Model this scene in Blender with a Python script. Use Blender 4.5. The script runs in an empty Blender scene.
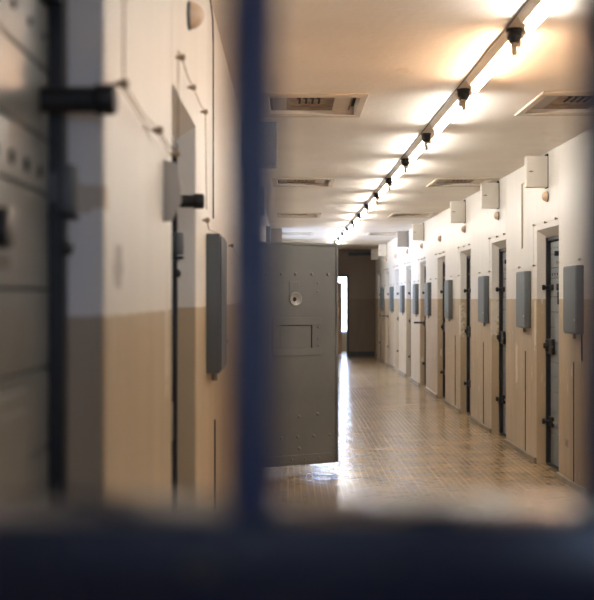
import bpy, bmesh, math, random
from mathutils import Vector, Matrix
random.seed(7)
C = bpy.context.scene
COL = C.collection
PI = math.pi

# ------------------------------------------------------------------ camera, world, exposure
EYE = 1.50
cam_data = bpy.data.cameras.new('camera')
cam = bpy.data.objects.new('camera', cam_data); COL.objects.link(cam)
cam.location = (0, 0, EYE); cam.rotation_euler = (PI/2, 0, 0)
cam_data.sensor_fit = 'HORIZONTAL'; cam_data.sensor_width = 36
cam_data.lens = 1150/594*36
cam_data.shift_x = 9/594; cam_data.shift_y = -1.5/594
cam_data.clip_start = 0.02; cam_data.clip_end = 200
cam_data.dof.use_dof = True; cam_data.dof.focus_distance = 9.3; cam_data.dof.aperture_fstop = 3.6
C.camera = cam
C.view_settings.view_transform = 'Standard'; C.view_settings.look = 'None'
C.view_settings.exposure = 0.15; C.view_settings.gamma = 1.0; C.view_settings.use_curve_mapping = False

w = bpy.data.worlds.new('sky'); C.world = w; w.use_nodes = True
bgn = w.node_tree.nodes['Background']
bgn.inputs[0].default_value = (0.54, 0.68, 1.0, 1); bgn.inputs[1].default_value = 19.0

def portal(loc, rot, sx, sy):
    l = bpy.data.lights.new('window_portal', 'AREA'); l.shape = 'RECTANGLE'; l.size = sx; l.size_y = sy
    l.cycles.is_portal = True
    o = bpy.data.objects.new('window_portal', l); o.location = loc; o.rotation_euler = rot; COL.objects.link(o)

# ------------------------------------------------------------------ layout
XL, XR = -0.33, 2.256          # corridor wall faces
HC = 2.77                      # ceiling
YB, YF = -2.5, 29.7            # ends of the corridor
LINT = 2.115                   # lintel height at the wall face
DADO_R, DADO_L = 1.495, 1.468
R_OPEN = [(7.275 + 2.31*k, 8.12 + 2.31*k) for k in range(10)]
L_OPEN = [(1.22, 2.07), (3.27, 4.125), (8.97, 9.82), (11.28, 12.13), (13.59, 14.44), (15.9, 16.75), (18.21, 19.06), (26.4, 27.25)]
BAY = (20.7, 24.2)             # bay with a window on the left side
TUBE_Y = [5.47 + 1.68*j for j in range(-4, 13)]
TUBE_Y[3] += 0.15; TUBE_Y[4] -= 0.03; TUBE_Y[5] -= 0.02; TUBE_Y[6] += 0.02
BULB_Y = [5.42, 6.98, 8.86] + [y-0.05 for y in TUBE_Y[7:]]
LX = 1.08

# ------------------------------------------------------------------ materials
def mat(name, col, rough=0.6, metal=0.0, var=0.12, vscale=3.0, bump=0.0, bscale=60, spec=0.5, dirt=None, coat=0.0):
    m = bpy.data.materials.new(name); m.use_nodes = True
    nt = m.node_tree; N = nt.nodes; L = nt.links; b = N['Principled BSDF']
    b.inputs['Roughness'].default_value = rough; b.inputs['Metallic'].default_value = metal
    b.inputs['Specular IOR Level'].default_value = spec; b.inputs['Coat Weight'].default_value = coat
    tc = N.new('ShaderNodeTexCoord')
    n = N.new('ShaderNodeTexNoise'); n.inputs['Scale'].default_value = vscale; n.inputs['Detail'].default_value = 6
    L.new(tc.outputs['Object'], n.inputs['Vector'])
    r = N.new('ShaderNodeValToRGB'); r.color_ramp.elements[0].position = 0.3; r.color_ramp.elements[1].position = 0.7
    d = dirt or tuple(c*(1-var) for c in col); e = tuple(min(1, c*(1+var*0.6)) for c in col)
    r.color_ramp.elements[0].color = (*d, 1); r.color_ramp.elements[1].color = (*e, 1)
    L.new(n.outputs['Fac'], r.inputs['Fac']); L.new(r.outputs['Color'], b.inputs['Base Color'])
    if bump:
        n2 = N.new('ShaderNodeTexNoise'); n2.inputs['Scale'].default_value = bscale
        L.new(tc.outputs['Object'], n2.inputs['Vector'])
        bp = N.new('ShaderNodeBump'); bp.inputs['Strength'].default_value = bump; bp.inputs['Distance'].default_value = 0.01
        L.new(n2.outputs['Fac'], bp.inputs['Height']); L.new(bp.outputs['Normal'], b.inputs['Normal'])
    return m

def emis(name, col, s):
    m = bpy.data.materials.new(name); m.use_nodes = True
    b = m.node_tree.nodes['Principled BSDF']
    b.inputs['Base Color'].default_value = (0.9, 0.9, 0.9, 1)
    b.inputs['Emission Color'].default_value = (*col, 1); b.inputs['Emission Strength'].default_value = s
    return m

def wall_mat(name, dado, up, low, patches=(), chips=1.0):
    """painted plaster: pale above the dado line, tan below, worn chips; patches = (y, z, half_y, half_z, colour)"""
    m = bpy.data.materials.new(name); m.use_nodes = True
    nt = m.node_tree; N = nt.nodes; L = nt.links; b = N['Principled BSDF']
    b.inputs['Roughness'].default_value = 0.42
    b.inputs['Specular IOR Level'].default_value = 0.35
    g = N.new('ShaderNodeNewGeometry'); sp = N.new('ShaderNodeSeparateXYZ'); L.new(g.outputs['Position'], sp.inputs[0])
    def noise(scale, detail=5, vec=None, rough=0.55):
        n = N.new('ShaderNodeTexNoise'); n.inputs['Scale'].default_value = scale; n.inputs['Detail'].default_value = detail
        n.inputs['Roughness'].default_value = rough
        L.new(vec or g.outputs['Position'], n.inputs['Vector']); return n.outputs['Fac']
    def math_(op, a, c, clamp=False):
        n = N.new('ShaderNodeMath'); n.operation = op; n.use_clamp = clamp
        for i, v in enumerate((a, c)):
            if isinstance(v, (int, float)): n.inputs[i].default_value = v
            elif v is not None: L.new(v, n.inputs[i])
        return n.outputs[0]
    def mix(f, a, c):
        n = N.new('ShaderNodeMix'); n.data_type = 'RGBA'
        L.new(f, n.inputs[0])
        for i, v in ((6, a), (7, c)):
            if isinstance(v, tuple): n.inputs[i].default_value = (*v, 1)
            else: L.new(v, n.inputs[i])
        return n.outputs[2]
    mp = N.new('ShaderNodeMapping'); mp.inputs['Scale'].default_value = (4, 4, 0.7); L.new(g.outputs['Position'], mp.inputs[0])
    streak = noise(1.6, 6, mp.outputs[0])
    blot = noise(1.1, 5); fine = noise(14, 5)
    edge = math_('ADD', sp.outputs['Z'], math_('MULTIPLY', math_('SUBTRACT', fine, 0.5), 0.012))
    isup = math_('MULTIPLY', math_('SUBTRACT', edge, dado - 0.002), 250, True)
    s1 = math_('MULTIPLY', math_('SUBTRACT', streak, 0.25), 1.6, True)
    upc = mix(s1, tuple(c*0.94 for c in up), tuple(min(1, c*1.03) for c in up))
    lowc = mix(s1, tuple(c*0.80 for c in low), tuple(c*1.10 for c in low))
    bl = math_('MULTIPLY', math_('SUBTRACT', blot, 0.56), 5, True)
    lowc = mix(math_('MULTIPLY', bl, 0.35), lowc, tuple(c*0.72 for c in low))
    # chips of the tan paint showing the pale coat below
    mp2 = N.new('ShaderNodeMapping'); mp2.inputs['Scale'].default_value = (9, 9, 2.4); L.new(g.outputs['Position'], mp2.inputs[0])
    ch = noise(1.5, 7, mp2.outputs[0], 0.62)
    chm = math_('MULTIPLY', math_('SUBTRACT', ch, 0.635), 25, True)
    lowc = mix(math_('MULTIPLY', chm, 0.75*chips), lowc, tuple(c*0.95 for c in up))
    chd = math_('MULTIPLY', math_('SUBTRACT', 0.325, ch), 25, True)
    lowc = mix(math_('MULTIPLY', chd, 0.5*chips), lowc, tuple(c*0.5 for c in low))
    col = mix(isup, lowc, upc)
    for (py, pz, hy, hz, pc) in patches:
        a = math_('DIVIDE', math_('ABSOLUTE', math_('SUBTRACT', sp.outputs['Y'], py), None), hy)
        c = math_('DIVIDE', math_('ABSOLUTE', math_('SUBTRACT', sp.outputs['Z'], pz), None), hz)
        d = math_('ADD', math_('MAXIMUM', a, c), math_('MULTIPLY', math_('SUBTRACT', noise(24, 4), 0.5), 1.6))
        f = math_('MULTIPLY', math_('SUBTRACT', 1.0, d), 6, True)
        col = mix(math_('MULTIPLY', f, 0.85), col, pc)
    L.new(col, b.inputs['Base Color'])
    bp = N.new('ShaderNodeBump'); bp.inputs['Strength'].default_value = 0.25; bp.inputs['Distance'].default_value = 0.01
    hh = math_('ADD', math_('MULTIPLY', noise(5, 3), 1.0), math_('MULTIPLY', noise(60, 2), 0.15))
    L.new(hh, bp.inputs['Height']); L.new(bp.outputs['Normal'], b.inputs['Normal'])
    return m

UP = (0.69, 0.66, 0.615); LOW = (0.47, 0.365, 0.24)
PALE = (0.66, 0.61, 0.53)
WR = wall_mat('paint_wall_right', DADO_R, UP, LOW, [
    (10.50, 1.27, 0.035, 0.24, PALE), (12.76, 1.28, 0.04, 0.20, PALE), (12.55, 1.05, 0.12, 0.22, (0.55, 0.45, 0.33)),
    (11.35, 0.85, 0.05, 0.2, PALE), (15.1, 1.2, 0.06, 0.22, PALE), (9.30, 0.33, 0.05, 0.03, (0.2, 0.15, 0.1))])
WL = wall_mat('paint_wall_left', DADO_L, (0.74, 0.70, 0.65), LOW, [
    (2.235, 1.565, 0.055, 0.045, (0.35, 0.31, 0.30)), (3.13, 1.40, 0.03, 0.17, PALE),
    (2.06, 1.68, 0.05, 0.025, (0.48, 0.38, 0.27))], chips=0.35)
WF = wall_mat('paint_wall_far', 1.49, (0.17, 0.122, 0.080), (0.14, 0.097, 0.060), chips=0.0)
WP = wall_mat('paint_wall_plain', 1.49, (0.7, 0.67, 0.62), LOW, chips=0.0)

def ceiling_mat():
    m = mat('ceiling_paint', (0.86, 0.80, 0.725), 0.6, var=0.07, vscale=1.4, bump=0.25, bscale=22)
    nt = m.node_tree; N = nt.nodes; L = nt.links; b = N['Principled BSDF']
    g = N.new('ShaderNodeNewGeometry'); n = N.new('ShaderNodeTexNoise'); n.inputs['Scale'].default_value = 2.2; n.inputs['Detail'].default_value = 8
    n.inputs['Roughness'].default_value = 0.65
    mp = N.new('ShaderNodeMapping'); mp.inputs['Scale'].default_value = (1, 0.55, 1); L.new(g.outputs['Position'], mp.inputs[0]); L.new(mp.outputs[0], n.inputs['Vector'])
    r = N.new('ShaderNodeValToRGB'); r.color_ramp.elements[0].position = 0.63; r.color_ramp.elements[1].position = 0.66
    L.new(n.outputs['Fac'], r.inputs[0])
    mx = N.new('ShaderNodeMix'); mx.data_type = 'RGBA'; mx.blend_type = 'MULTIPLY'
    r2 = N.new('ShaderNodeMath'); r2.operation = 'MULTIPLY'; r2.inputs[1].default_value = 0.5; L.new(r.outputs[0], r2.inputs[0])
    L.new(r2.outputs[0], mx.inputs[0]); src = b.inputs['Base Color'].links[0].from_socket
    L.new(src, mx.inputs[6]); mx.inputs[7].default_value = (0.86, 0.80, 0.72, 1); L.new(mx.outputs[2], b.inputs['Base Color'])
    return m
M_CEIL = ceiling_mat()

def floor_mat():
    m = bpy.data.materials.new('mosaic_floor'); m.use_nodes = True
    nt = m.node_tree; N = nt.nodes; L = nt.links; b = N['Principled BSDF']
    g = N.new('ShaderNodeNewGeometry')
    br = N.new('ShaderNodeTexBrick'); L.new(g.outputs['Position'], br.inputs['Vector'])
    br.offset = 0.0; br.inputs['Scale'].default_value = 1.0
    br.inputs['Brick Width'].default_value = 0.052; br.inputs['Row Height'].default_value = 0.052
    br.inputs['Mortar Size'].default_value = 0.0045; br.inputs['Mortar Smooth'].default_value = 0.3
    br.inputs['Color1'].default_value = (0.35, 0.24, 0.135, 1); br.inputs['Color2'].default_value = (0.42, 0.295, 0.17, 1)
    br.inputs['Mortar'].default_value = (0.52, 0.395, 0.25, 1)
    b2 = N.new('ShaderNodeTexBrick'); L.new(g.outputs['Position'], b2.inputs['Vector'])
    b2.offset = 0.0; b2.inputs['Scale'].default_value = 1.0; b2.inputs['Brick Width'].default_value = 0.208; b2.inputs['Row Height'].default_value = 0.208
    b2.inputs['Mortar Size'].default_value = 0.006; b2.inputs['Color1'].default_value = (0.9, 0.9, 0.9, 1); b2.inputs['Color2'].default_value = (1, 1, 1, 1)
    b2.inputs['Mortar'].default_value = (1.1, 1.1, 1.1, 1)
    mx = N.new('ShaderNodeMix'); mx.data_type = 'RGBA'; mx.blend_type = 'MULTIPLY'; mx.inputs[0].default_value = 1
    L.new(br.outputs['Color'], mx.inputs[6]); L.new(b2.outputs['Color'], mx.inputs[7])
    n = N.new('ShaderNodeTexNoise'); n.inputs['Scale'].default_value = 1.7; n.inputs['Detail'].default_value = 6; L.new(g.outputs['Position'], n.inputs['Vector'])
    r = N.new('ShaderNodeValToRGB'); r.color_ramp.elements[0].color = (0.72, 0.70, 0.66, 1); r.color_ramp.elements[1].color = (1.12, 1.1, 1.06, 1)
    r.color_ramp.elements[0].position = 0.3; r.color_ramp.elements[1].position = 0.7
    L.new(n.outputs['Fac'], r.inputs[0])
    m2 = N.new('ShaderNodeMix'); m2.data_type = 'RGBA'; m2.blend_type = 'MULTIPLY'; m2.inputs[0].default_value = 1
    L.new(mx.outputs[2], m2.inputs[6]); L.new(r.outputs[0], m2.inputs[7]); L.new(m2.outputs[2], b.inputs['Base Color'])
    b.inputs['Roughness'].default_value = 0.20; b.inputs['Specular IOR Level'].default_value = 0.6
    nw = N.new('ShaderNodeTexNoise'); nw.inputs['Scale'].default_value = 5.5; nw.inputs['Detail'].default_value = 2
    L.new(g.outputs['Position'], nw.inputs['Vector'])
    bp = N.new('ShaderNodeBump'); bp.inputs['Strength'].default_value = 0.6; bp.inputs['Distance'].default_value = 0.012
    L.new(nw.outputs['Fac'], bp.inputs['Height'])
    bp2 = N.new('ShaderNodeBump'); bp2.inputs['Strength'].default_value = 0.5; bp2.inputs['Distance'].default_value = 0.0015; bp2.invert = True
    L.new(br.outputs['Fac'], bp2.inputs['Height']); L.new(bp.outputs['Normal'], bp2.inputs['Normal']); L.new(bp2.outputs['Normal'], b.inputs['Normal'])
    return m
M_FLOOR = floor_mat()

M_BLUE = mat('blue_enamel', (0.013, 0.022, 0.070), 0.32, var=0.15, spec=0.5)
M_NAVY = mat('dark_blue_enamel', (0.007, 0.011, 0.028), 0.2, var=0.2)
M_BLACK = mat('black_iron', (0.012, 0.012, 0.014), 0.45, var=0.2)
M_DARK = mat('dark_gap', (0.008, 0.007, 0.007), 0.9)
M_LEAF = mat('grey_door_paint', (0.20, 0.225, 0.238), 0.38, var=0.10, vscale=5, bump=0.1, bscale=9)
M_LEAFW = mat('pale_grey_door_paint', (0.135, 0.14, 0.135), 0.30, var=0.10, vscale=5, bump=0.15, bscale=7)
M_OPEN = mat('worn_grey_door_paint', (0.168, 0.176, 0.178), 0.36, var=0.12, vscale=2.5, bump=0.2, bscale=6)
M_BOX = mat('grey_box_enamel', (0.102, 0.116, 0.122), 0.42, var=0.06)
M_BOXL = mat('blue_grey_enamel', (0.20, 0.23, 0.27), 0.45, var=0.08)
M_WHITE = mat('white_box_paint', (0.74, 0.69, 0.62), 0.5, var=0.06, vscale=5)
M_TAUPE = mat('taupe_paint_and_shade', (0.34, 0.31, 0.29), 0.5, var=0.06)  # taupe paint, also used as shade on one ceiling box
M_LAMPG = mat('amber_white_glass', (0.72, 0.52, 0.36), 0.18, var=0.05, spec=0.8)
M_HOUS = mat('cream_enamel', (0.82, 0.76, 0.66), 0.45, var=0.08)
M_BULB = mat('frosted_bulb', (0.68, 0.56, 0.42), 0.25, var=0.05)
M_FRAME = mat('cream_vent_frame', (0.62, 0.54, 0.43), 0.55, var=0.12)
M_RUST = mat('grimy_vent_panel', (0.27, 0.20, 0.13), 0.6, var=0.4, vscale=14, dirt=(0.10, 0.055, 0.03))
M_WIRE = mat('tan_wire', (0.28, 0.19, 0.10), 0.5)
M_INS = mat('brass_insulator', (0.30, 0.22, 0.14), 0.4)
M_PLINTH = mat('plinth_concrete', (0.24, 0.195, 0.14), 0.6, var=0.25, vscale=8)
M_CAP = mat('white_plastic_cap', (0.75, 0.73, 0.68), 0.4)
M_TAN = mat('tan_door_paint', (0.50, 0.33, 0.19), 0.45)
M_PLATE = mat('pale_metal_plate', (0.42, 0.39, 0.35), 0.45)
M_STEEL = mat('bare_steel', (0.45, 0.45, 0.45), 0.3, metal=0.8)
M_WINF = mat('white_window_paint', (0.7, 0.71, 0.73), 0.5)
M_GLASS = bpy.data.materials.new('window_glass'); M_GLASS.use_nodes = True
_n = M_GLASS.node_tree.nodes; _l = M_GLASS.node_tree.links
_n.remove(_n['Principled BSDF'])
_t = _n.new('ShaderNodeBsdfTransparent'); _t.inputs[0].default_value = (0.95, 0.97, 0.97, 1)
_g = _n.new('ShaderNodeBsdfGlossy'); _g.inputs['Roughness'].default_value = 0.02
_m = _n.new('ShaderNodeMixShader'); _m.inputs[0].default_value = 0.06
_l.new(_t.outputs[0], _m.inputs[1]); _l.new(_g.outputs[0], _m.inputs[2]); _l.new(_m.outputs[0], _n['Material Output'].inputs['Surface'])

# ------------------------------------------------------------------ mesh helpers
class MB:
    def __init__(s): s.bm = bmesh.new()
    def _new(s, verts, mi, bevel=0, seg=1):
        faces = set(f for v in verts for f in v.link_faces)
        for f in faces: f.material_index = mi
        if bevel:
            es = list(set(e for f in faces for e in f.edges))
            r = bmesh.ops.bevel(s.bm, geom=es, offset=bevel, segments=seg, affect='EDGES', profile=0.5)
            for f in r['faces']: f.material_index = mi
    def box(s, a, b, mi=0, bevel=0, seg=1):
        c = [(a[i]+b[i])/2 for i in range(3)]; d = [abs(b[i]-a[i]) for i in range(3)]
        M = Matrix.Translation(c) @ Matrix.Diagonal((*d, 1))
        r = bmesh.ops.create_cube(s.bm, size=1, matrix=M); s._new(r['verts'], mi, bevel, seg); return s
    def cyl(s, p, q, r1, r2=None, n=16, mi=0, bevel=0):
        p, q = Vector(p), Vector(q); d = q-p
        M = Matrix.Translation((p+q)/2) @ d.to_track_quat('Z', 'Y').to_matrix().to_4x4()
        r = bmesh.ops.create_cone(s.bm, cap_ends=True, segments=n, radius1=r1, radius2=r1 if r2 is None else r2, depth=d.length, matrix=M)
        s._new(r['verts'], mi)
        if bevel:
            fs = [f for f in set(f for v in r['verts'] for f in v.link_faces) if len(f.verts) > 4]
            es = list(set(e for f in fs for e in f.edges))
            rr = bmesh.ops.bevel(s.bm, geom=es, offset=bevel, segments=2, affect='EDGES', profile=0.5)
            for f in rr['faces']: f.material_index = mi
        return s
    def ball(s, c, r, sc=(1, 1, 1), mi=0, n=16, cut=None):
        M = Matrix.Translation(c) @ Matrix.Diagonal((*sc, 1))
        g = bmesh.ops.create_uvsphere(s.bm, u_segments=n, v_segments=n//2, radius=r, matrix=M)
        s._new(g['verts'], mi); return s
    def prism(s, pts, axis, a, b, mi=0, bevel=0):
        """extrude polygon pts (in the two other axes) along axis from a to b"""
        def P(p, t):
            q = list(p); q.insert(axis, t); return q
        va = [s.bm.verts.new(P(p, a)) for p in pts]; vb = [s.bm.verts.new(P(p, b)) for p in pts]
        n = len(pts); fs = [s.bm.faces.new(va), s.bm.faces.new(vb[::-1])]
        for i in range(n): fs.append(s.bm.faces.new((va[i], vb[i], vb[(i+1) % n], va[(i+1) % n])))
        for f in fs: f.material_index = mi
        bmesh.ops.recalc_face_normals(s.bm, faces=fs)
        if bevel:
            r = bmesh.ops.bevel(s.bm, geom=list(set(e for f in fs for e in f.edges)), offset=bevel, segments=2, affect='EDGES', profile=0.5)
            for f in r['faces']: f.material_index = mi
        return s
    def tube(s, pts, r, n=8, mi=0):
        for i in range(len(pts)-1):
            s.cyl(pts[i], pts[i+1], r, n=n, mi=mi)
            if i: s.ball(pts[i], r*1.0, n=8, mi=mi)
        return s
    def build(s, name, mats, parent=None, smooth=True):
        bmesh.ops.recalc_face_normals(s.bm, faces=s.bm.faces)
        me = bpy.data.meshes.new(name); s.bm.to_mesh(me); s.bm.free()
        for m in (mats if isinstance(mats, (list, tuple)) else [mats]): me.materials.append(m)
        if smooth:
            me.shade_smooth()
            me.set_sharp_from_angle(angle=math.radians(35))
        o = bpy.data.objects.new(name, me); COL.objects.link(o)
        if parent: o.parent = parent
        return o

def thing(name, label, cat, loc=(0, 0, 0), rz=0, group=None):
    o = bpy.data.objects.new(name, None); COL.objects.link(o); o.empty_display_size = 0.1
    o.location = loc; o.rotation_euler = (0, 0, rz); o['label'] = label; o['category'] = cat
    if group: o['group'] = group
    return o
def tag(o, label, cat, group=None):
    o['label'] = label; o['category'] = cat
    if group: o['group'] = group
    return o
def struct(o): o['kind'] = 'structure'; return o
def sempty(name, loc=(0, 0, 0), rz=0):
    o = bpy.data.objects.new(name, None); COL.objects.link(o); o.location = loc; o.rotation_euler = (0, 0, rz); return struct(o)
def kids(o): return [c for c in COL.objects if c.parent == o]
def dup(o, loc, rz=None, label=None, name=None):
    ch = kids(o)
    r = o.copy(); COL.objects.link(r); r.location = loc
    if name: r.name = name
    if rz is not None: r.rotation_euler = (0, 0, rz)
    if label: r['label'] = label
    for c in ch:
        d = c.copy(); COL.objects.link(d); d.parent = r
        for g in kids(c):
            e = g.copy(); COL.objects.link(e); e.parent = d
    return r

# ------------------------------------------------------------------ structure
struct(MB().box((XL-2.6, YB-0.3, -0.12), (XR+0.45, 34.0, 0)).build('floor', M_FLOOR, smooth=False))

VENTS = [(0, y) for y in (7.1, 12.09, 17.0, 22.0)] + [(1, y) for y in (7.04, 12.09, 17.0, 22.0)]
VX = {0: (-0.17, 0.50), 1: (1.56, 2.20)}
def vent_hole(side, y): x0, x1 = VX[side]; return (x0+0.05, x1-0.05, y+0.10, y+0.80)
def ceiling_bm():
    mb = MB(); holes = [vent_hole(s, y) for s, y in VENTS]
    ys = sorted(set([YB-0.3, 34.0] + [h[2] for h in holes] + [h[3] for h in holes]))
    for a, b in zip(ys, ys[1:]):
        hs = sorted(h for h in holes if h[2] <= a+1e-6 and h[3] >= b-1e-6)
        x = XL-2.6
        for h in hs:
            mb.box((x, a, HC), (h[0], b, HC+0.2)); x = h[1]
        mb.box((x, a, HC), (XR+0.45, b, HC+0.2))
    mb.box((XL-2.6, YB-0.3, HC+0.2), (XR+0.45, 34.0, HC+0.25))
    return mb
struct(ceiling_bm().build('ceiling', M_CEIL, smooth=False))

def wall_side(name, X, s, opens, y0, y1, m, gaps=()):
    """wall whose face is at X; s = +1 when the wall body lies at larger X"""
    mb = MB(); T = 0.30; D = 0.10; J = 0.022
    cuts = sorted([(a, b, 'o') for a, b in opens] + [(a, b, 'g') for a, b in gaps])
    cur, curj = y0, 0
    for a, b, k in cuts + [(y1, y1, 'e')]:
        ja = J if k == 'o' else 0
        pts = [(X, cur), (X, a), (X+s*D, a+ja), (X+s*T, a+ja), (X+s*T, cur-curj), (X+s*D, cur-curj)]
        if not ja and not curj: pts = [(X, cur), (X, a), (X+s*T, a), (X+s*T, cur)]
        mb.prism(pts, 2, 0, HC, bevel=0.006)
        if k == 'o':
            mb.prism([(X, LINT), (X, HC), (X+s*T, HC), (X+s*T, 2.05), (X+s*D, 2.05)], 1, a-0.001, b+0.001)
        cur, curj = b, ja
    return struct(mb.build(name, m, smooth=False))
wall_side('wall_right', XR, 1, R_OPEN, YB, YF, WR)
wall_side('wall_left', XL, -1, L_OPEN, YB, YF, WL, gaps=[BAY])

# plinth strips along the right wall between the recesses
mb = MB(); cur = 4.0
for a, b in R_OPEN + [(YF-0.02, YF-0.02)]:
    mb.box((XR-0.022, cur+0.004, 0), (XR+0.01, a-0.004, 0.055), bevel=0.006); cur = b
struct(mb.build('baseboard_right', M_PLINTH))
mb = MB(); cur = 4.2
for a, b in L_OPEN[2:7] + [BAY]:
    mb.box((XL-0.01, cur+0.004, 0), (XL+0.022, a-0.004, 0.055), bevel=0.006); cur = b
struct(mb.build('baseboard_left', M_PLINTH))
# thresholds in the recesses
mb = MB()
for a, b in R_OPEN: mb.box((XR+0.085, a-0.02, 0), (XR+0.30, b+0.02, 0.02))
for a, b in L_OPEN: mb.box((XL-0.30, a-0.02, 0), (XL-0.085, b+0.02, 0.02))
struct(mb.build('trim_1', M_BLACK, smooth=False))

# far wall with a doorway on its left part
DX0, DX1, DH = 0.70, 1.52, 2.055
mb = MB()
mb.box((XL-0.3, YF, 0), (DX0, YF+0.2, HC)); mb.box((DX1, YF, 0), (XR+0.3, YF+0.2, HC)); mb.box((DX0, YF, DH), (DX1, YF+0.2, HC))
struct(mb.build('wall_far', WF, smooth=False))
mb = MB(); mb.box((DX1+0.06, YF-0.02, 0), (XR-0.03, YF, 0.13), bevel=0.004); mb.box((XL+0.03, YF-0.02, 0), (DX0-0.06, YF, 0.13), bevel=0.004)
struct(mb.build('baseboard_far', M_BLACK))
mb = MB()
mb.box((DX0-0.05, YF-0.03, 0), (DX0, YF+0.2, DH+0.05), bevel=0.004); mb.box((DX1, YF-0.03, 0), (DX1+0.05, YF+0.2, DH+0.05), bevel=0.004)
mb.box((DX0, YF-0.03, DH), (DX1, YF+0.2, DH+0.05), bevel=0.004)
struct(mb.build('trim_2', M_BLACK))
# room beyond the doorway, with a window
YR = 33.2
mb = MB()
mb.box((-0.2, YF+0.2, 0), (0.0, YR, HC)); mb.box((2.3, YF+0.2, 0), (2.5, YR, HC))
mb.box((0, YR, 0), (2.3, YR+0.2, 0.5)); mb.box((0, YR, 2.45), (2.3, YR+0.2, HC)); mb.box((0, YR, 0.5), (0.75, YR+0.2, 2.45)); mb.box((1.85, YR, 0.5), (2.3, YR+0.2, 2.45))
struct(mb.build('wall_annex', WP, smooth=False))
def window(n, lo, hi, axis, y):
    """framed window with a mullion and panes; axis = the wall's normal axis (1: in x-z, 0: in y-z)"""
    def B(mb, u0, z0, u1, z1, t, bev=0.004):
        if axis == 1: mb.box((u0, y-t, z0), (u1, y+t, z1), bevel=bev)
        else: mb.box((y-t, u0, z0), (y+t, u1, z1), bevel=bev)
    f = MB(); e = 0.05
    B(f, lo[0], lo[1], lo[0]+e, hi[1], 0.03); B(f, hi[0]-e, lo[1], hi[0], hi[1], 0.03)
    B(f, lo[0]+e, lo[1], hi[0]-e, lo[1]+e, 0.03); B(f, lo[0]+e, hi[1]-e, hi[0]-e, hi[1], 0.03)
    c = (lo[0]+hi[0])/2; B(f, c-0.02, lo[1]+e, c+0.02, hi[1]-e, 0.025)
    root = struct(f.build('window_%d' % n, M_WINF))
    g = MB(); B(g, lo[0]+e, lo[1]+e, c-0.02, hi[1]-e, 0.003, 0); B(g, c+0.02, lo[1]+e, hi[0]-e, hi[1]-e, 0.003, 0)
    g.build('pane', M_GLASS, root)
window(1, (0.75, 0.5), (1.85, 2.45), 1, YR+0.1)
portal((1.3, YR+0.25, 1.47), (-PI/2, 0, 0), 1.1, 1.95)
# bay on the left with a tall window
mb = MB(); BX = -2.2
mb.box((BX, BAY[0]-0.2, 0), (XL-0.3, BAY[0], HC)); mb.box((BX, BAY[1], 0), (XL-0.3, BAY[1]+0.2, HC))
mb.box((BX-0.2, BAY[0]-0.2, 0), (BX, BAY[1]+0.2, 0.7)); mb.box((BX-0.2, BAY[0]-0.2, 2.6), (BX, BAY[1]+0.2, HC))
mb.box((BX-0.2, BAY[0]-0.2, 0.7), (BX, BAY[0]+0.35, 2.6)); mb.box((BX-0.2, BAY[1]-0.35, 0.7), (BX, BAY[1]+0.2, 2.6))
struct(mb.build('wall_bay', WP, smooth=False))
window(2, (BAY[0]+0.35, 0.7), (BAY[1]-0.35, 2.6), 0, BX-0.1)
portal((BX-0.25, sum(BAY)/2, 1.65), (0, -PI/2, 0), 1.9, 2.8)
# wall behind the camera with a window
mb = MB()
mb.box((XL-0.3, YB-0.2, 0), (XR+0.3, YB, 1.2)); mb.box((XL-0.3, YB-0.2, 2.2), (XR+0.3, YB, HC))
mb.box((XL-0.3, YB-0.2, 1.2), (0.35, YB, 2.2)); mb.box((1.0, YB-0.2, 1.2), (XR+0.3, YB, 2.2))
struct(mb.build('wall_back', WP, smooth=False))
window(3, (0.35, 1.2), (1.0, 2.2), 1, YB-0.1)
portal((0.675, YB-0.25, 1.7), (PI/2, 0, 0), 0.65, 1.0)
# cell behind the open door
a, b = L_OPEN[2]
mb = MB()
mb.box((-2.4, a-0.8, 0), (-2.2, b+0.6, HC)); mb.box((-2.2, a-0.8, 0), (XL-0.3, a-0.6, HC)); mb.box((-2.2, b+0.4, 0), (XL-0.3, b+0.6, HC))
struct(mb.build('wall_cell', WP, smooth=False))

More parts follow.
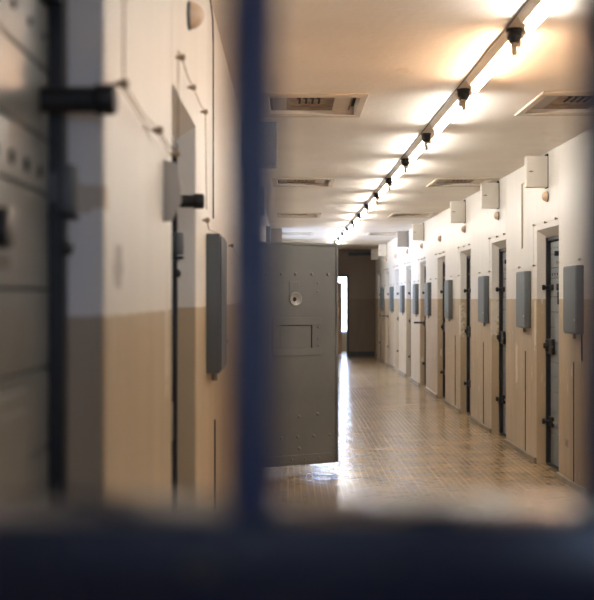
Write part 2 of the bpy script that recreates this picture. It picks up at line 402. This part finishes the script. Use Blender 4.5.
# ------------------------------------------------------------------ closed cell doors
GROOVES = [0.02, 0.30, 0.50, 0.67, 0.80, 0.93, 1.242, 1.38, 1.515, 1.68, 1.775, 1.895, 2.045]
def cell_door(n, v, s, mleaf):
    """local x points into the corridor, bolts stand at the side s (+1/-1) of local y; v 'l' or 'r' chooses the fittings"""
    root = sempty('door_%d' % n)
    f = MB()
    for sy in (-1, 1): f.box((-0.04, sy*0.43, 0.02), (0.026 if v == 'l' else 0.038, sy*0.372, 2.05), bevel=0.002)
    f.box((-0.04, -0.395, 2.015), (0.028, 0.395, 2.05), bevel=0.002)
    f.build('frame', M_BLACK, root)
    l = MB(); l.box((-0.05, -0.395, 0.02), (-0.012, 0.395, 2.015), mi=1)
    for z0, z1 in zip(GROOVES, GROOVES[1:]):
        z1 = min(z1, 2.012)
        l.box((-0.013, -0.392, z0+0.002), (0.0, 0.392, z1-0.002), bevel=0.002)
    for i in range(7): l.cyl((0, -0.3+i*0.1, 1.715), (0.003, -0.3+i*0.1, 1.715), 0.011, n=12, mi=1)
    for z in (0.36, 1.14, 1.95):
        for i in range(7): l.ball((0.0, -0.33+i*0.11, z), 0.008, n=8, mi=0)
    l.build('leaf', [mleaf, M_DARK], root)
    h = MB(); h.box((0, -0.17, 1.12), (0.012, 0.17, 1.36), bevel=0.004); h.box((0.012, -0.14, 1.15), (0.016, 0.14, 1.33), bevel=0.002)
    h.build('hatch', mleaf, root)
    MB().cyl((0, -0.02, 1.60), (0.03, -0.02, 1.60), 0.030, n=20, bevel=0.006).build('spyhole', M_BLACK, root)
    if v == 'r': MB().box((0.0, s*0.02-0.008, 1.45), (0.022, s*0.02+0.008, 1.56), bevel=0.004).build('handle', M_BLACK, root)
    MB().box((0, -0.04, 1.545), (0.012, 0.05, 1.565), bevel=0.003).build('latch', M_BLACK, root)
    if v == 'l':
        MB().cyl((0.0, s*0.32, 1.84), (0.123, s*0.32, 1.84), 0.022, n=20).cyl((0.088, s*0.32, 1.84), (0.128, s*0.32, 1.84), 0.0265, n=20, bevel=0.008).build('upper_bolt', M_BLACK, root)
        MB().cyl((0.030, s*0.385, 1.655), (0.030, s*0.385, 1.735), 0.021, n=18, bevel=0.003).box((0.0, s*0.37, 1.67), (0.030, s*0.40, 1.72)).build('hinge_barrel', M_BOX, root)
        MB().box((0, s*0.36, 1.640), (0.05, s*0.405, 1.65), bevel=0.003).ball((0.026, s*0.385, 1.59), 0.016).box((0, s*0.375, 1.58), (0.026, s*0.395, 1.60)).build('bolt', M_BLACK, root)
    else:
        MB().cyl((0.0, s*0.06, 1.895), (0.04, s*0.06, 1.895), 0.022, n=16, bevel=0.005).build('knob', M_BLACK, root)
        MB().box((0, s*0.25, 1.575), (0.02, s*0.41, 1.625), bevel=0.004).cyl((0.0, s*0.35, 1.60), (0.07, s*0.35, 1.60), 0.017, n=16).cyl((0.055, s*0.35, 1.60), (0.082, s*0.35, 1.60), 0.025, n=16, bevel=0.008).build('bolt', M_BLACK, root)
    if v == 'l': MB().box((0, s*0.14, 1.0), (0.02, s*0.34, 1.14), bevel=0.006).build('lock', M_BLACK, root)
    k = MB().box((0, s*0.20, 1.0), (0.03, s*0.41, 1.14), bevel=0.008).cyl((0.03, s*0.35, 1.02), (0.03, s*0.35, 1.13), 0.024, n=16, bevel=0.01)
    if v == 'r': k.cyl((0.02, s*0.35, 1.075), (0.072, s*0.35, 1.075), 0.026, n=16, bevel=0.008).box((0.03, s*0.1, 1.06), (0.045, s*0.25, 1.08), bevel=0.003).build('lock', M_BLACK, root)
    if v == 'r': MB().box((0, s*0.24, 0.35), (0.02, s*0.41, 0.44), bevel=0.004).cyl((0.0, s*0.35, 0.395), (0.07, s*0.35, 0.395), 0.016, n=16).cyl((0.055, s*0.35, 0.395), (0.082, s*0.35, 0.395), 0.025, n=16, bevel=0.008).build('lower_bolt', M_BLACK, root)
    MB().box((0, s*0.12, 0.385), (0.012, s*0.25, 0.405), bevel=0.003).build('strap', M_STEEL, root)
    return root
dn = 1
protoR = cell_door(dn, 'r', -1, M_LEAF)
for i, (a, b) in enumerate(R_OPEN):
    loc = (XR+0.115, (a+b)/2, 0)
    if i == 0: protoR.location = loc; protoR.rotation_euler = (0, 0, PI)
    else: dn += 1; dd = dup(protoR, loc, PI, name='door_%d' % dn)
    if i in (5, 8): MB().box((0.02, -0.33, 1.075), (0.23, -0.30, 1.105), bevel=0.005).build('lever', M_BLACK, dd)
dn += 1
protoL = cell_door(dn, 'l', 1, M_LEAFW); first = True
for i, (a, b) in enumerate(L_OPEN):
    if i == 2: continue
    loc = (XL-0.09, (a+b)/2, 0)
    if first: protoL.location = loc; first = False
    else: dn += 1; dup(protoL, loc, 0, name='door_%d' % dn)

# ------------------------------------------------------------------ open door
DW, DZ0, DZ1 = 0.86, 0.055, 1.985
OD = thing('cell_door', 'open grey steel cell door standing out across the left side of the corridor', 'door',
           (XL+0.005, 9.76, 0), math.atan2(0.39, 0.754))
OD['kind'] = 'thing'
# local: x along the leaf from the hinge, -y faces the camera
T = 0.045
MB().box((0, 0, DZ0), (DW, T, DZ1), bevel=0.003).build('leaf', M_OPEN, OD)
rim = MB(); e = 0.022
rim.box((0, -0.012, DZ0), (e, 0, DZ1), bevel=0.003).box((DW-e, -0.012, DZ0), (DW, 0, DZ1), bevel=0.003)
rim.box((e, -0.012, DZ1-e), (DW-e, 0, DZ1), bevel=0.003)
rim.build('rim', M_OPEN, OD)
def px2l(px): return (px-249)/(336-249)*DW        # along the leaf, from a position measured on the picture
def lz(py, xx): return 0
def rivet(x, z, r=0.009):
    MB().ball((x, -0.001, z), r*1.35, (1, 0.7, 1), n=12).build('rivet', M_OPEN, OD)
for x in (0.16, 0.30, 0.44, 0.60, 0.76): rivet(x, 1.712, 0.011)
for x, z in ((0.66, 1.635), (0.66, 1.56)): rivet(x, z, 0.007)
for x in (0.30, 0.46, 0.62, 0.78): rivet(x, 0.30, 0.010)
for x, z in ((0.66, 0.49), (0.475, 0.20), (0.475, 0.475)): rivet(x, z, 0.011)
for x in (0.40, 0.53, 0.67, 0.80): rivet(x, 0.105, 0.009)
for x in (0.29, 0.40, 0.545, 0.625): rivet(x, 1.305, 0.008)
for x in (0.27, 0.37, 0.425, 0.51, 0.62): rivet(x, 1.035, 0.008)
for z in (1.09, 1.15, 1.25): rivet(0.665, z, 0.008)
# spyhole with its plate
pl = MB().box((0.375, -0.006, 1.52), (0.475, 0, 1.65), bevel=0.002).build('spyhole_plate', M_OPEN, OD)
def ring(name, c, r0, r1, y0, y1, m, parent, n=28):
    mb = MB(); vs = []
    for i in range(n):
        t = 2*PI*i/n; cs, sn = math.cos(t), math.sin(t)
        vs.append([mb.bm.verts.new((c[0]+r*cs, y, c[1]+r*sn)) for r, y in ((r0, y0), (r1-0.006, y1), (r1, y1+0.004), (r1, y0+0.001))])
    for i in range(n):
        a_, b_ = vs[i], vs[(i+1) % n]
        for k in range(3): mb.bm.faces.new((a_[k], a_[k+1], b_[k+1], b_[k]))
    return mb.build(name, m, parent)
sh = ring('spyhole', (0.435, 1.495), 0.017, 0.060, -0.001, -0.018, mat('pale_worn_metal', (0.29, 0.29, 0.28), 0.35), OD)
sh['label'] = 'paler round spyhole funnel'
MB().cyl((0.425, -0.004, 1.493), (0.425, 0.002, 1.493), 0.02, n=20).build('spyhole_lens', M_DARK, sh)
# food hatch
ht = MB()
hx0, hx1, hz0, hz1 = 0.21, 0.69, 1.005, 1.335
ht.box((hx0, -0.010, hz0), (hx1, 0, hz0+0.065), bevel=0.002).box((hx0, -0.010, hz1-0.065), (hx1-0.005, 0, hz1), bevel=0.002)
ht.box((hx0, -0.010, hz0+0.065), (hx0+0.07, 0, hz1-0.065)).box((hx1-0.09, -0.010, hz0+0.065), (hx1-0.04, 0, hz1-0.065))
ho = ht.build('hatch', M_OPEN, OD)
MB().box((hx0+0.078, -0.004, hz0+0.073), (hx1-0.10, 0, hz1-0.073), bevel=0.001).build('hatch_flap', M_OPEN, ho)
MB().box((hx0+0.07, -0.0035, hz1-0.0715), (hx1-0.09, 0.0, hz1-0.0655)).box((hx1-0.098, -0.0035, hz0+0.066), (hx1-0.0905, 0.0, hz1-0.0715)).build('hatch_gap', M_DARK, ho)
# bottom kick strip and its edge fittings
MB().box((0.10, -0.005, 0.075), (DW-0.05, 0, 0.145), bevel=0.002).build('kick_strip', M_OPEN, OD)
MB().box((DW, 0.012, 1.42), (DW+0.022, 0.03, 1.49), bevel=0.003).build('bolt', M_BLACK, OD)
MB().box((DW, 0.012, 0.75), (DW+0.022, 0.03, 0.81), bevel=0.003).build('bolt', M_BLACK, OD)
MB().box((DW, 0.01, 0.9), (DW+0.012, 0.034, 1.62), bevel=0.002).build('lock_strip', M_OPEN, OD)
for z in (0.3, 1.05, 1.75):
    MB().cyl((0.0, 0.02, z), (0.0, 0.02, z+0.12), 0.016, n=14, bevel=0.003).build('hinge', M_BLACK, OD)

# ------------------------------------------------------------------ barred gate in front of the camera
G = thing('barred_gate', 'dark blue barred steel gate, out of focus right before the viewer', 'gate', (0, 0.5, 0))
for x in (-0.0152-0.153*2, -0.0158, 0.1385, 0.1385+0.153, 0.1385+0.306):
    if x < -0.3: continue
    MB().cyl((x, 0, 0), (x, 0, 2.75), 0.0118, n=24).build('vertical_bar', M_BLUE, G)
MB().box((XL+0.01, -0.014, EYE-0.155), (XR-0.01, 0.046, EYE-0.0930), bevel=0.0025, seg=2).build('cross_bar', M_NAVY, G)
MB().ball((-0.036, -0.014, EYE-0.114), 0.0075, (1, 0.4, 1)).build('rivet', M_BLACK, G)
MB().box((0.052, -0.010, EYE-0.094), (0.075, 0.012, EYE-0.0895), bevel=0.002).build('stop_block', M_BLACK, G)

# ------------------------------------------------------------------ fluorescent lamps and emergency bulbs
ORD = ['first', 'second', 'third', 'fourth', 'fifth', 'sixth', 'seventh', 'eighth', 'ninth', 'tenth', 'eleventh', 'twelfth', 'thirteenth', 'fourteenth', 'fifteenth', 'sixteenth']
M_TW = emis('tube_warm', (1.0, 0.64, 0.40), 82)
M_TC = emis('tube_white', (1.0, 0.95, 0.875), 64)
M_TOFF = mat('unlit_tube', (0.8, 0.8, 0.8), 0.3, var=0.02)
def make_lamp(y, label, m):
    t = thing('fluorescent_lamp', label, 'lamp', (LX, y, HC), 0, 'fluorescent lamps along the ceiling')
    MB().prism([(-0.052, 0), (-0.048, -0.006), (-0.030, -0.040), (0.030, -0.040), (0.048, -0.006), (0.052, 0)], 1, -0.01, 1.22).build('housing', M_HOUS, t)
    for yy in (0.0, 1.19): MB().box((-0.022, yy, -0.08), (0.022, yy+0.02, -0.038), bevel=0.003).build('lamp_holder', M_CAP, t)
    MB().cyl((0, 0.021, -0.062), (0, 1.189, -0.062), 0.0185, n=20).build('tube', m, t)
    return t
pw = pc = None
for j, y in enumerate(TUBE_Y):
    if j < 3: lab = 'ceiling tube lamp in the row above and behind the barred gate'
    else: lab = 'glowing tube lamp on the ceiling, %s counted from the top right corner' % ORD[j-3]
    warm = j == 4
    if j < 2: make_lamp(y, 'unlit ceiling tube lamp above and behind the barred gate', M_TOFF); continue
    if warm and not pw: pw = make_lamp(y, lab, M_TW)
    elif warm: dup(pw, (LX, y, HC), label=lab)
    elif not pc: pc = make_lamp(y, lab, M_TC)
    else: dup(pc, (LX, y, HC), label=lab)

def make_bulb(y, label):
    t = thing('ceiling_bulb', label, 'bulb', (LX-0.015, y, HC), 0, 'black socketed bulbs between the tube lamps')
    s = MB(); s.cyl((0, 0, -0.012), (0, 0, 0), 0.040, n=24); s.cyl((0, 0, -0.040), (0, 0, -0.010), 0.036, 0.036, n=24, bevel=0.004)
    s.cyl((0, 0, -0.066), (0, 0, -0.040), 0.022, 0.034, n=24); s.build('socket', M_BLACK, t)
    g = MB(); g.cyl((0, 0, -0.078), (0, 0, -0.064), 0.017, n=20); g.cyl((0, 0, -0.125), (0, 0, -0.078), 0.0135, n=20, bevel=0.006); g.build('bulb', M_BULB, t)
    return t
pb = None
for j, y in enumerate(BULB_Y):
    lab = 'black socket with small dim bulb under the ceiling, %s from the top right' % ORD[j]
    if not pb: pb = make_bulb(y, lab)
    else: dup(pb, (LX-0.015, y, HC), label=lab)
# cable running beside the lamps
pts = []
y = 4.6
while y < 27:
    pts.append((LX-0.060+random.uniform(-0.003, 0.004), y, HC-0.005)); y += 0.42
tag(MB().tube(pts, 0.0035).build('ceiling_cable', M_BLACK), 'thin dark cable running along the ceiling beside the tube lamps', 'cable')

# ------------------------------------------------------------------ ceiling vents
def make_vent(side, y, label):
    x0, x1 = VX[side]; W = x1-x0; D = 0.88
    t = thing('ceiling_vent', label, 'vent', (x0, y, HC), 0, 'rectangular rusty vents in the ceiling')
    f = MB(); b = 0.05; n = 0.10
    f.box((0, 0, -0.014), (W, n, 0.0), bevel=0.004); f.box((0, D-0.08, -0.014), (W, D, 0.0), bevel=0.004)
    f.box((0, n, -0.014), (b, D-0.08, 0.0), bevel=0.004); f.box((W-b, n, -0.014), (W, D-0.08, 0.0), bevel=0.004)
    f.build('frame', M_FRAME, t)
    p = MB(); p.box((b+0.005, n+0.02, 0.02), (W-b-0.030, D-0.095, 0.028), bevel=0.003); p.build('panel', M_RUST, t)
    MB().box((W-b-0.15, n+0.03, 0.012), (W-b-0.045, D-0.11, 0.019), bevel=0.002).build('panel_flap', M_FRAME, t)
    MB().box((b+0.02, n+0.02, 0.012), (b+0.11, D-0.14, 0.019), bevel=0.002).build('side_panel', M_TAUPE, t)
    for i in range(4):
        xx = b+0.19+i*0.042
        MB().box((xx, n+0.16, 0.012), (xx+0.013, n+0.38, 0.02), bevel=0.002).box((xx-0.012, n+0.16, 0.012), (xx+0.012, n+0.20, 0.02)).build('slot', M_DARK, t)
    MB().box((b, n, 0.05), (W-b, D-0.08, 0.058)).build('gap_shade_plate', M_DARK, t)  # black sheet supplies the shade seen through the gap beside the panel
    return t
pv = None
for i, (s, y) in enumerate(VENTS):
    side = 'left of' if s == 0 else 'right of'
    lab = 'rusty ceiling vent %s the lamp row, %s on that side from the gate' % (side, ORD[i % 4])
    if not pv: pv = make_vent(s, y, lab)
    else: dup(pv, (VX[s][0], y, HC), label=lab)

# ------------------------------------------------------------------ grey wall boxes
def make_wbox(label, L_=0.42):
    t = thing('grey_wall_box', label, 'box', (0, 0, 0), 0, 'tall grey metal boxes on the corridor walls')
    MB().box((0, 0, 0), (0.054, L_, 0.53), bevel=0.004, seg=2).build('body', M_BOX, t)
    MB().box((0.054, 0.012, 0.012), (0.060, L_-0.012, 0.518), bevel=0.002).build('lid', M_BOX, t)
    MB().cyl((0.06, L_-0.03, 0.11), (0.068, L_-0.03, 0.11), 0.009, n=12).build('screw', M_STEEL, t)
    MB().cyl((0.02, L_/2, -0.04), (0.02, L_/2, 0.0), 0.012, n=12).build('brown_stub', M_PLINTH, t)  # short brown stub under the box
    return t
WB = [8.77, 10.67, 12.89, 15.75, 18.10, 19.85, 22.2, 24.5, 27.0]
near_dir = ['just right of the nearest visible cell door', 'just right of the second cell door', 'just left of the second door and right of the third']
labs = ['grey box on the right wall at the picture edge, beyond it the nearest cell door',
        'grey box on the right wall between the nearest and second cell doors',
        'grey box on the right wall, third counted from the camera']
labs += ['grey box on the right wall, %s counted from the camera' % ORD[i] for i in range(3, 9)]
pbx = None
for y, lab in zip(WB, labs):
    loc = (XR, y+0.42, 1.5-0.275)
    if not pbx:
        pbx = make_wbox(lab); pbx.location = loc; pbx.rotation_euler = (0, 0, PI)
    else: dup(pbx, loc, PI, label=lab)
lb = dup(pbx, (XL, 4.63, 1.5-0.302), 0, label='large dark grey box on the left wall just left of the blue bar')
lb.scale = (1, 1, 1.065)

# ------------------------------------------------------------------ boxes under the ceiling
def make_cbox(label, m, D=0.19, H=0.27, L_=0.30, latch=True, name='junction_box'):
    t = thing(name, label, 'box', (0, 0, 0), 0, 'boxes under the ceiling along the walls')
    MB().box((0.006, 0, 0), (D, L_, H), bevel=0.005, seg=2).build('body', m, t)
    MB().box((0.0, 0.004, -0.006), (0.012, L_, H+0.006)).build('gap_shade_plate', M_DARK, t)  # black plate stands in for the shaded gap at the wall
    if latch: MB().cyl((D*0.80, -0.012, H*0.5), (D*0.80, 0, H*0.5), 0.008, n=12).box((D*0.7, -0.008, H*0.5-0.004), (D*0.9, 0, H*0.5+0.004)).build('latch', M_INS, t)
    return t
# the near end faces the camera: on the right wall the box is mirrored by a mesh of its own
def make_cbox_r(label, m, loc, D=0.19, H=0.27):
    t = thing('junction_box', label, 'box', loc, 0, 'boxes under the ceiling along the walls')
    L_ = 0.09
    MB().box((-D, 0, 0), (-0.006, L_, H), bevel=0.005, seg=2).build('body', m, t)
    MB().box((-0.012, 0.004, -0.006), (0.0, L_, H+0.02)).build('gap_shade_plate', M_DARK, t)  # black edge drawn as a plate where a shaded gap runs along the wall
    MB().cyl((-D*0.80, -0.012, H*0.5), (-D*0.80, 0, H*0.5), 0.008, n=12).box((-D*0.9, -0.008, H*0.5-0.004), (-D*0.7, 0, H*0.5+0.004)).build('latch', M_INS, t)
    return t
zb = HC-0.035-0.27
cb = make_cbox_r('white box under the ceiling above the nearest door on the right wall', M_WHITE, (XR, 9.96, zb))
for y, lab in ((12.27, 'white box under the ceiling above the second right-hand cell door'),
               (14.6, 'white box under the ceiling above the third right-hand cell door'),
               (19.07, 'white box under the ceiling, just before the darker shade-toned one on the right wall'),
               (26.2, 'white box under the ceiling beyond the shade-toned one on the right wall'),
               (28.5, 'small white box under the ceiling nearest the dark end wall')):
    dup(cb, (XR, y, zb), label=lab)
make_cbox_r('taupe box with painted-in shade under the ceiling far down the right wall', M_TAUPE, (XR, 21.5, zb), D=0.21, H=0.29)  # shade on its unlit near face put into the taupe colour
cl = make_cbox('blue-grey box under the ceiling at the left, beside the blue bar', M_BOXL, D=0.25, H=0.30); cl.location = (XL, 8.2, HC-0.31)
c2 = make_cbox('grey box under the ceiling just above the open cell door', M_TAUPE, D=0.22, H=0.27); c2.location = (XL, 20.3, HC-0.30)
c3 = make_cbox('shallow blue-grey box high on the left wall beyond the blue-grey ceiling box', M_BOXL, D=0.065, H=0.30, latch=False); c3.location = (XL, 12.8, HC-0.33)
dup(c3, (XL, 17.0, HC-0.50), label='shallow grey box high on the left wall above the open door')

# ------------------------------------------------------------------ bulkhead lamps over the doors
def make_bulkhead(label):
    t = thing('bulkhead_lamp', label, 'lamp', (0, 0, 0), 0, 'small unlit round lamps over the cell doors')
    MB().cyl((0, 0, 0), (0.010, 0, 0), 0.047, n=28, bevel=0.002).build('base', M_BOX, t)
    MB().ball((0.008, 0, 0), 0.044, (1.0, 1, 1), n=28).build('dome', M_LAMPG, t)
    return t
bk = make_bulkhead('small unlit round lamp on the left wall at the top of the picture')
bk.location = (XL, 3.8, 2.435)
for i in range(8):
    w_ = ORD[i]
    dup(bk, (XR, 9.99+2.33*i, 2.385), PI, label='small unlit dome lamp high on the right wall, %s from the camera' % w_)

# ------------------------------------------------------------------ alarm wires with insulators
def wire(X, s, pts, pins, label, r=0.0017, gap=0.02):
    """pts, pins in (y, z) on the wall face X; s = direction into the corridor"""
    t = thing('alarm_wire', label, 'wire', (X, 0, 0), 0, 'thin alarm wires strung on insulators')
    MB().tube([(s*gap, y, z) for y, z in pts], r, n=6).build('strand', M_WIRE if s > 0 else M_FRAME, t)
    for y, z in pins:
        MB().cyl((s*0.003, y, z), (s*0.03, y, z), 0.005, n=8).cyl((s*0.014, y, z), (s*0.028, y, z), 0.010, n=12, bevel=0.002).build('insulator', M_INS, t)
    return t
wire(XL, 1, [(2.17, 2.765), (2.17, 1.905), (2.48, 1.893), (2.77, 1.905), (3.0, 1.897), (3.20, 1.903), (3.0, 1.880), (2.77, 1.890), (2.48, 1.876), (2.17, 1.893)], [(2.17, 1.905), (2.77, 1.905), (3.2, 1.903)],
     'wire on the nearest left wall pier, dropping straight down from the ceiling')
wire(XL, 1, [(3.24, 1.95), (3.25, 2.20), (3.36, 2.205), (3.55, 2.185), (3.76, 2.19), (4.05, 2.185), (4.31, 2.20), (4.38, 1.84)],
     [(3.36, 2.205), (3.76, 2.19), (4.31, 2.20)], 'wire strung over the second recess on the left wall')
wire(XL, 1, [(4.40, 1.80), (4.5, 1.77), (5.2, 1.79), (5.8, 1.76), (6.3, 1.79), (7.2, 1.75), (8.9, 1.79)], [(4.41, 1.80), (6.3, 1.79)],
     'wire sagging along the left wall behind the top of the dark grey box')
for i, (a, b) in enumerate(R_OPEN[1:]):
    wire(XR, -1, [(b+0.04, 1.82), (b+0.04, 2.168), (b-0.1, 2.17), ((a+b)/2, 2.162), (a+0.02, 2.168)], [(b+0.04, 2.168), ((a+b)/2, 2.163), (a+0.02, 2.168)],
         'wire strung over the recess of the %s visible cell door on the right' % (ORD[i] if i else 'nearest'))
for i in range(len(R_OPEN)-1):
    b0 = R_OPEN[i][1]; a1 = R_OPEN[i+1][0]
    wire(XR, -1, [(b0+0.04, 1.80), (b0+0.38, 1.775), (b0+0.70, 1.80), (b0+1.1, 1.775), (a1-0.03, 1.80)], [(b0+0.04, 1.80), (b0+0.70, 1.80), (a1-0.03, 1.80)],
         ('wire running above the grey boxes on the right wall, %s stretch counted from the camera' % ORD[i]))

# ------------------------------------------------------------------ cables, conduits and groove lines on the walls
def cable(name, label, pts, r, m, cat='cable', group=None):
    return tag(MB().tube(pts, r, n=10).build(name, m), label, cat, group)
cable('conduit', 'white painted thin conduit dropping from the nearest white box on the right wall',
      [(XR-0.10, 10.27, 2.60), (XR-0.008, 10.6, 2.60), (XR-0.008, 11.05, 2.60), (XR-0.008, 11.05, 1.98)], 0.008, M_FRAME, 'conduit')
for y, zt, lab in ((9.07, 1.0, 'thin dark groove on the right wall at the picture edge, below the grey box'),
                   (10.92, 1.0, 'thin dark groove down the right wall between the nearest and second doors'),
                   (13.26, 1.0, 'thin dark groove down the right wall between the second and third doors'),
                   (15.5, 1.0, 'thin dark groove down the right wall between the third and fourth doors')):
    cable('wall_cable_or_groove', lab, [(XR-0.001, y, 0.05), (XR-0.001, y, zt)], 0.006, M_BLACK, group='dark grooves low on the walls')  # black rods stand in for narrow grooves in the wall
cable('wall_cable_or_groove', 'thin dark groove low on the left wall under the dark grey box', [(XL+0.001, 5.13, 0.02), (XL+0.001, 5.13, 0.96)], 0.006, M_BLACK, group='dark grooves low on the walls')  # rod drawn in place of a groove
cable('wall_cable_or_groove', 'dark cable down the left wall from the ceiling to the dark grey box',
      [(XL+0.012, 4.55, HC-0.006), (XL+0.006, 4.95, 2.70), (XL+0.002, 5.03, 2.62), (XL+0.002, 5.03, 1.85)], 0.0035, M_BLACK)
cable('wall_cable_or_groove', 'short loose cable below the right edge of the nearest grey box on the right', [(XR-0.008, 8.80, 1.225), (XR-0.008, 8.80, 1.02)], 0.006, M_BLACK)

# pale plate beside the second recess on the left wall
bm = MB(); bm.prism([(-0.330, 1.868), (-0.294, 1.858), (-0.283, 1.79), (-0.283, 1.755), (-0.306, 1.706), (-0.330, 1.703)], 1, 3.04, 3.048, bevel=0.001)
tag(bm.build('door_stop_plate', M_PLATE), 'pale angular metal plate by the second left recess, beside a black bolt', 'plate')

# dark louvred strip high on the end wall
t = thing('wall_grille', 'dark narrow grille high on the brown end wall', 'grille', (1.55, YF, 2.60))
MB().box((0, -0.02, 0), (0.62, 0, 0.10), bevel=0.004).build('frame', M_BLACK, t)
for i in range(10): MB().box((0.03+i*0.057, -0.03, 0.02), (0.07+i*0.057, -0.018, 0.08), bevel=0.002).build('louvre', M_NAVY, t)
# tan door standing open in the room beyond the end wall
t = sempty('door_%d' % (dn+1), (1.12, YF+0.45, 0), 0.35)
MB().box((0, 0, 0.01), (0.32, 0.04, 1.92), bevel=0.004).build('leaf', M_TAN, t)
MB().cyl((0.29, -0.05, 1.0), (0.29, 0, 1.0), 0.01).cyl((0.2, -0.05, 1.0), (0.295, -0.05, 1.0), 0.009).build('handle', M_BLACK, t)
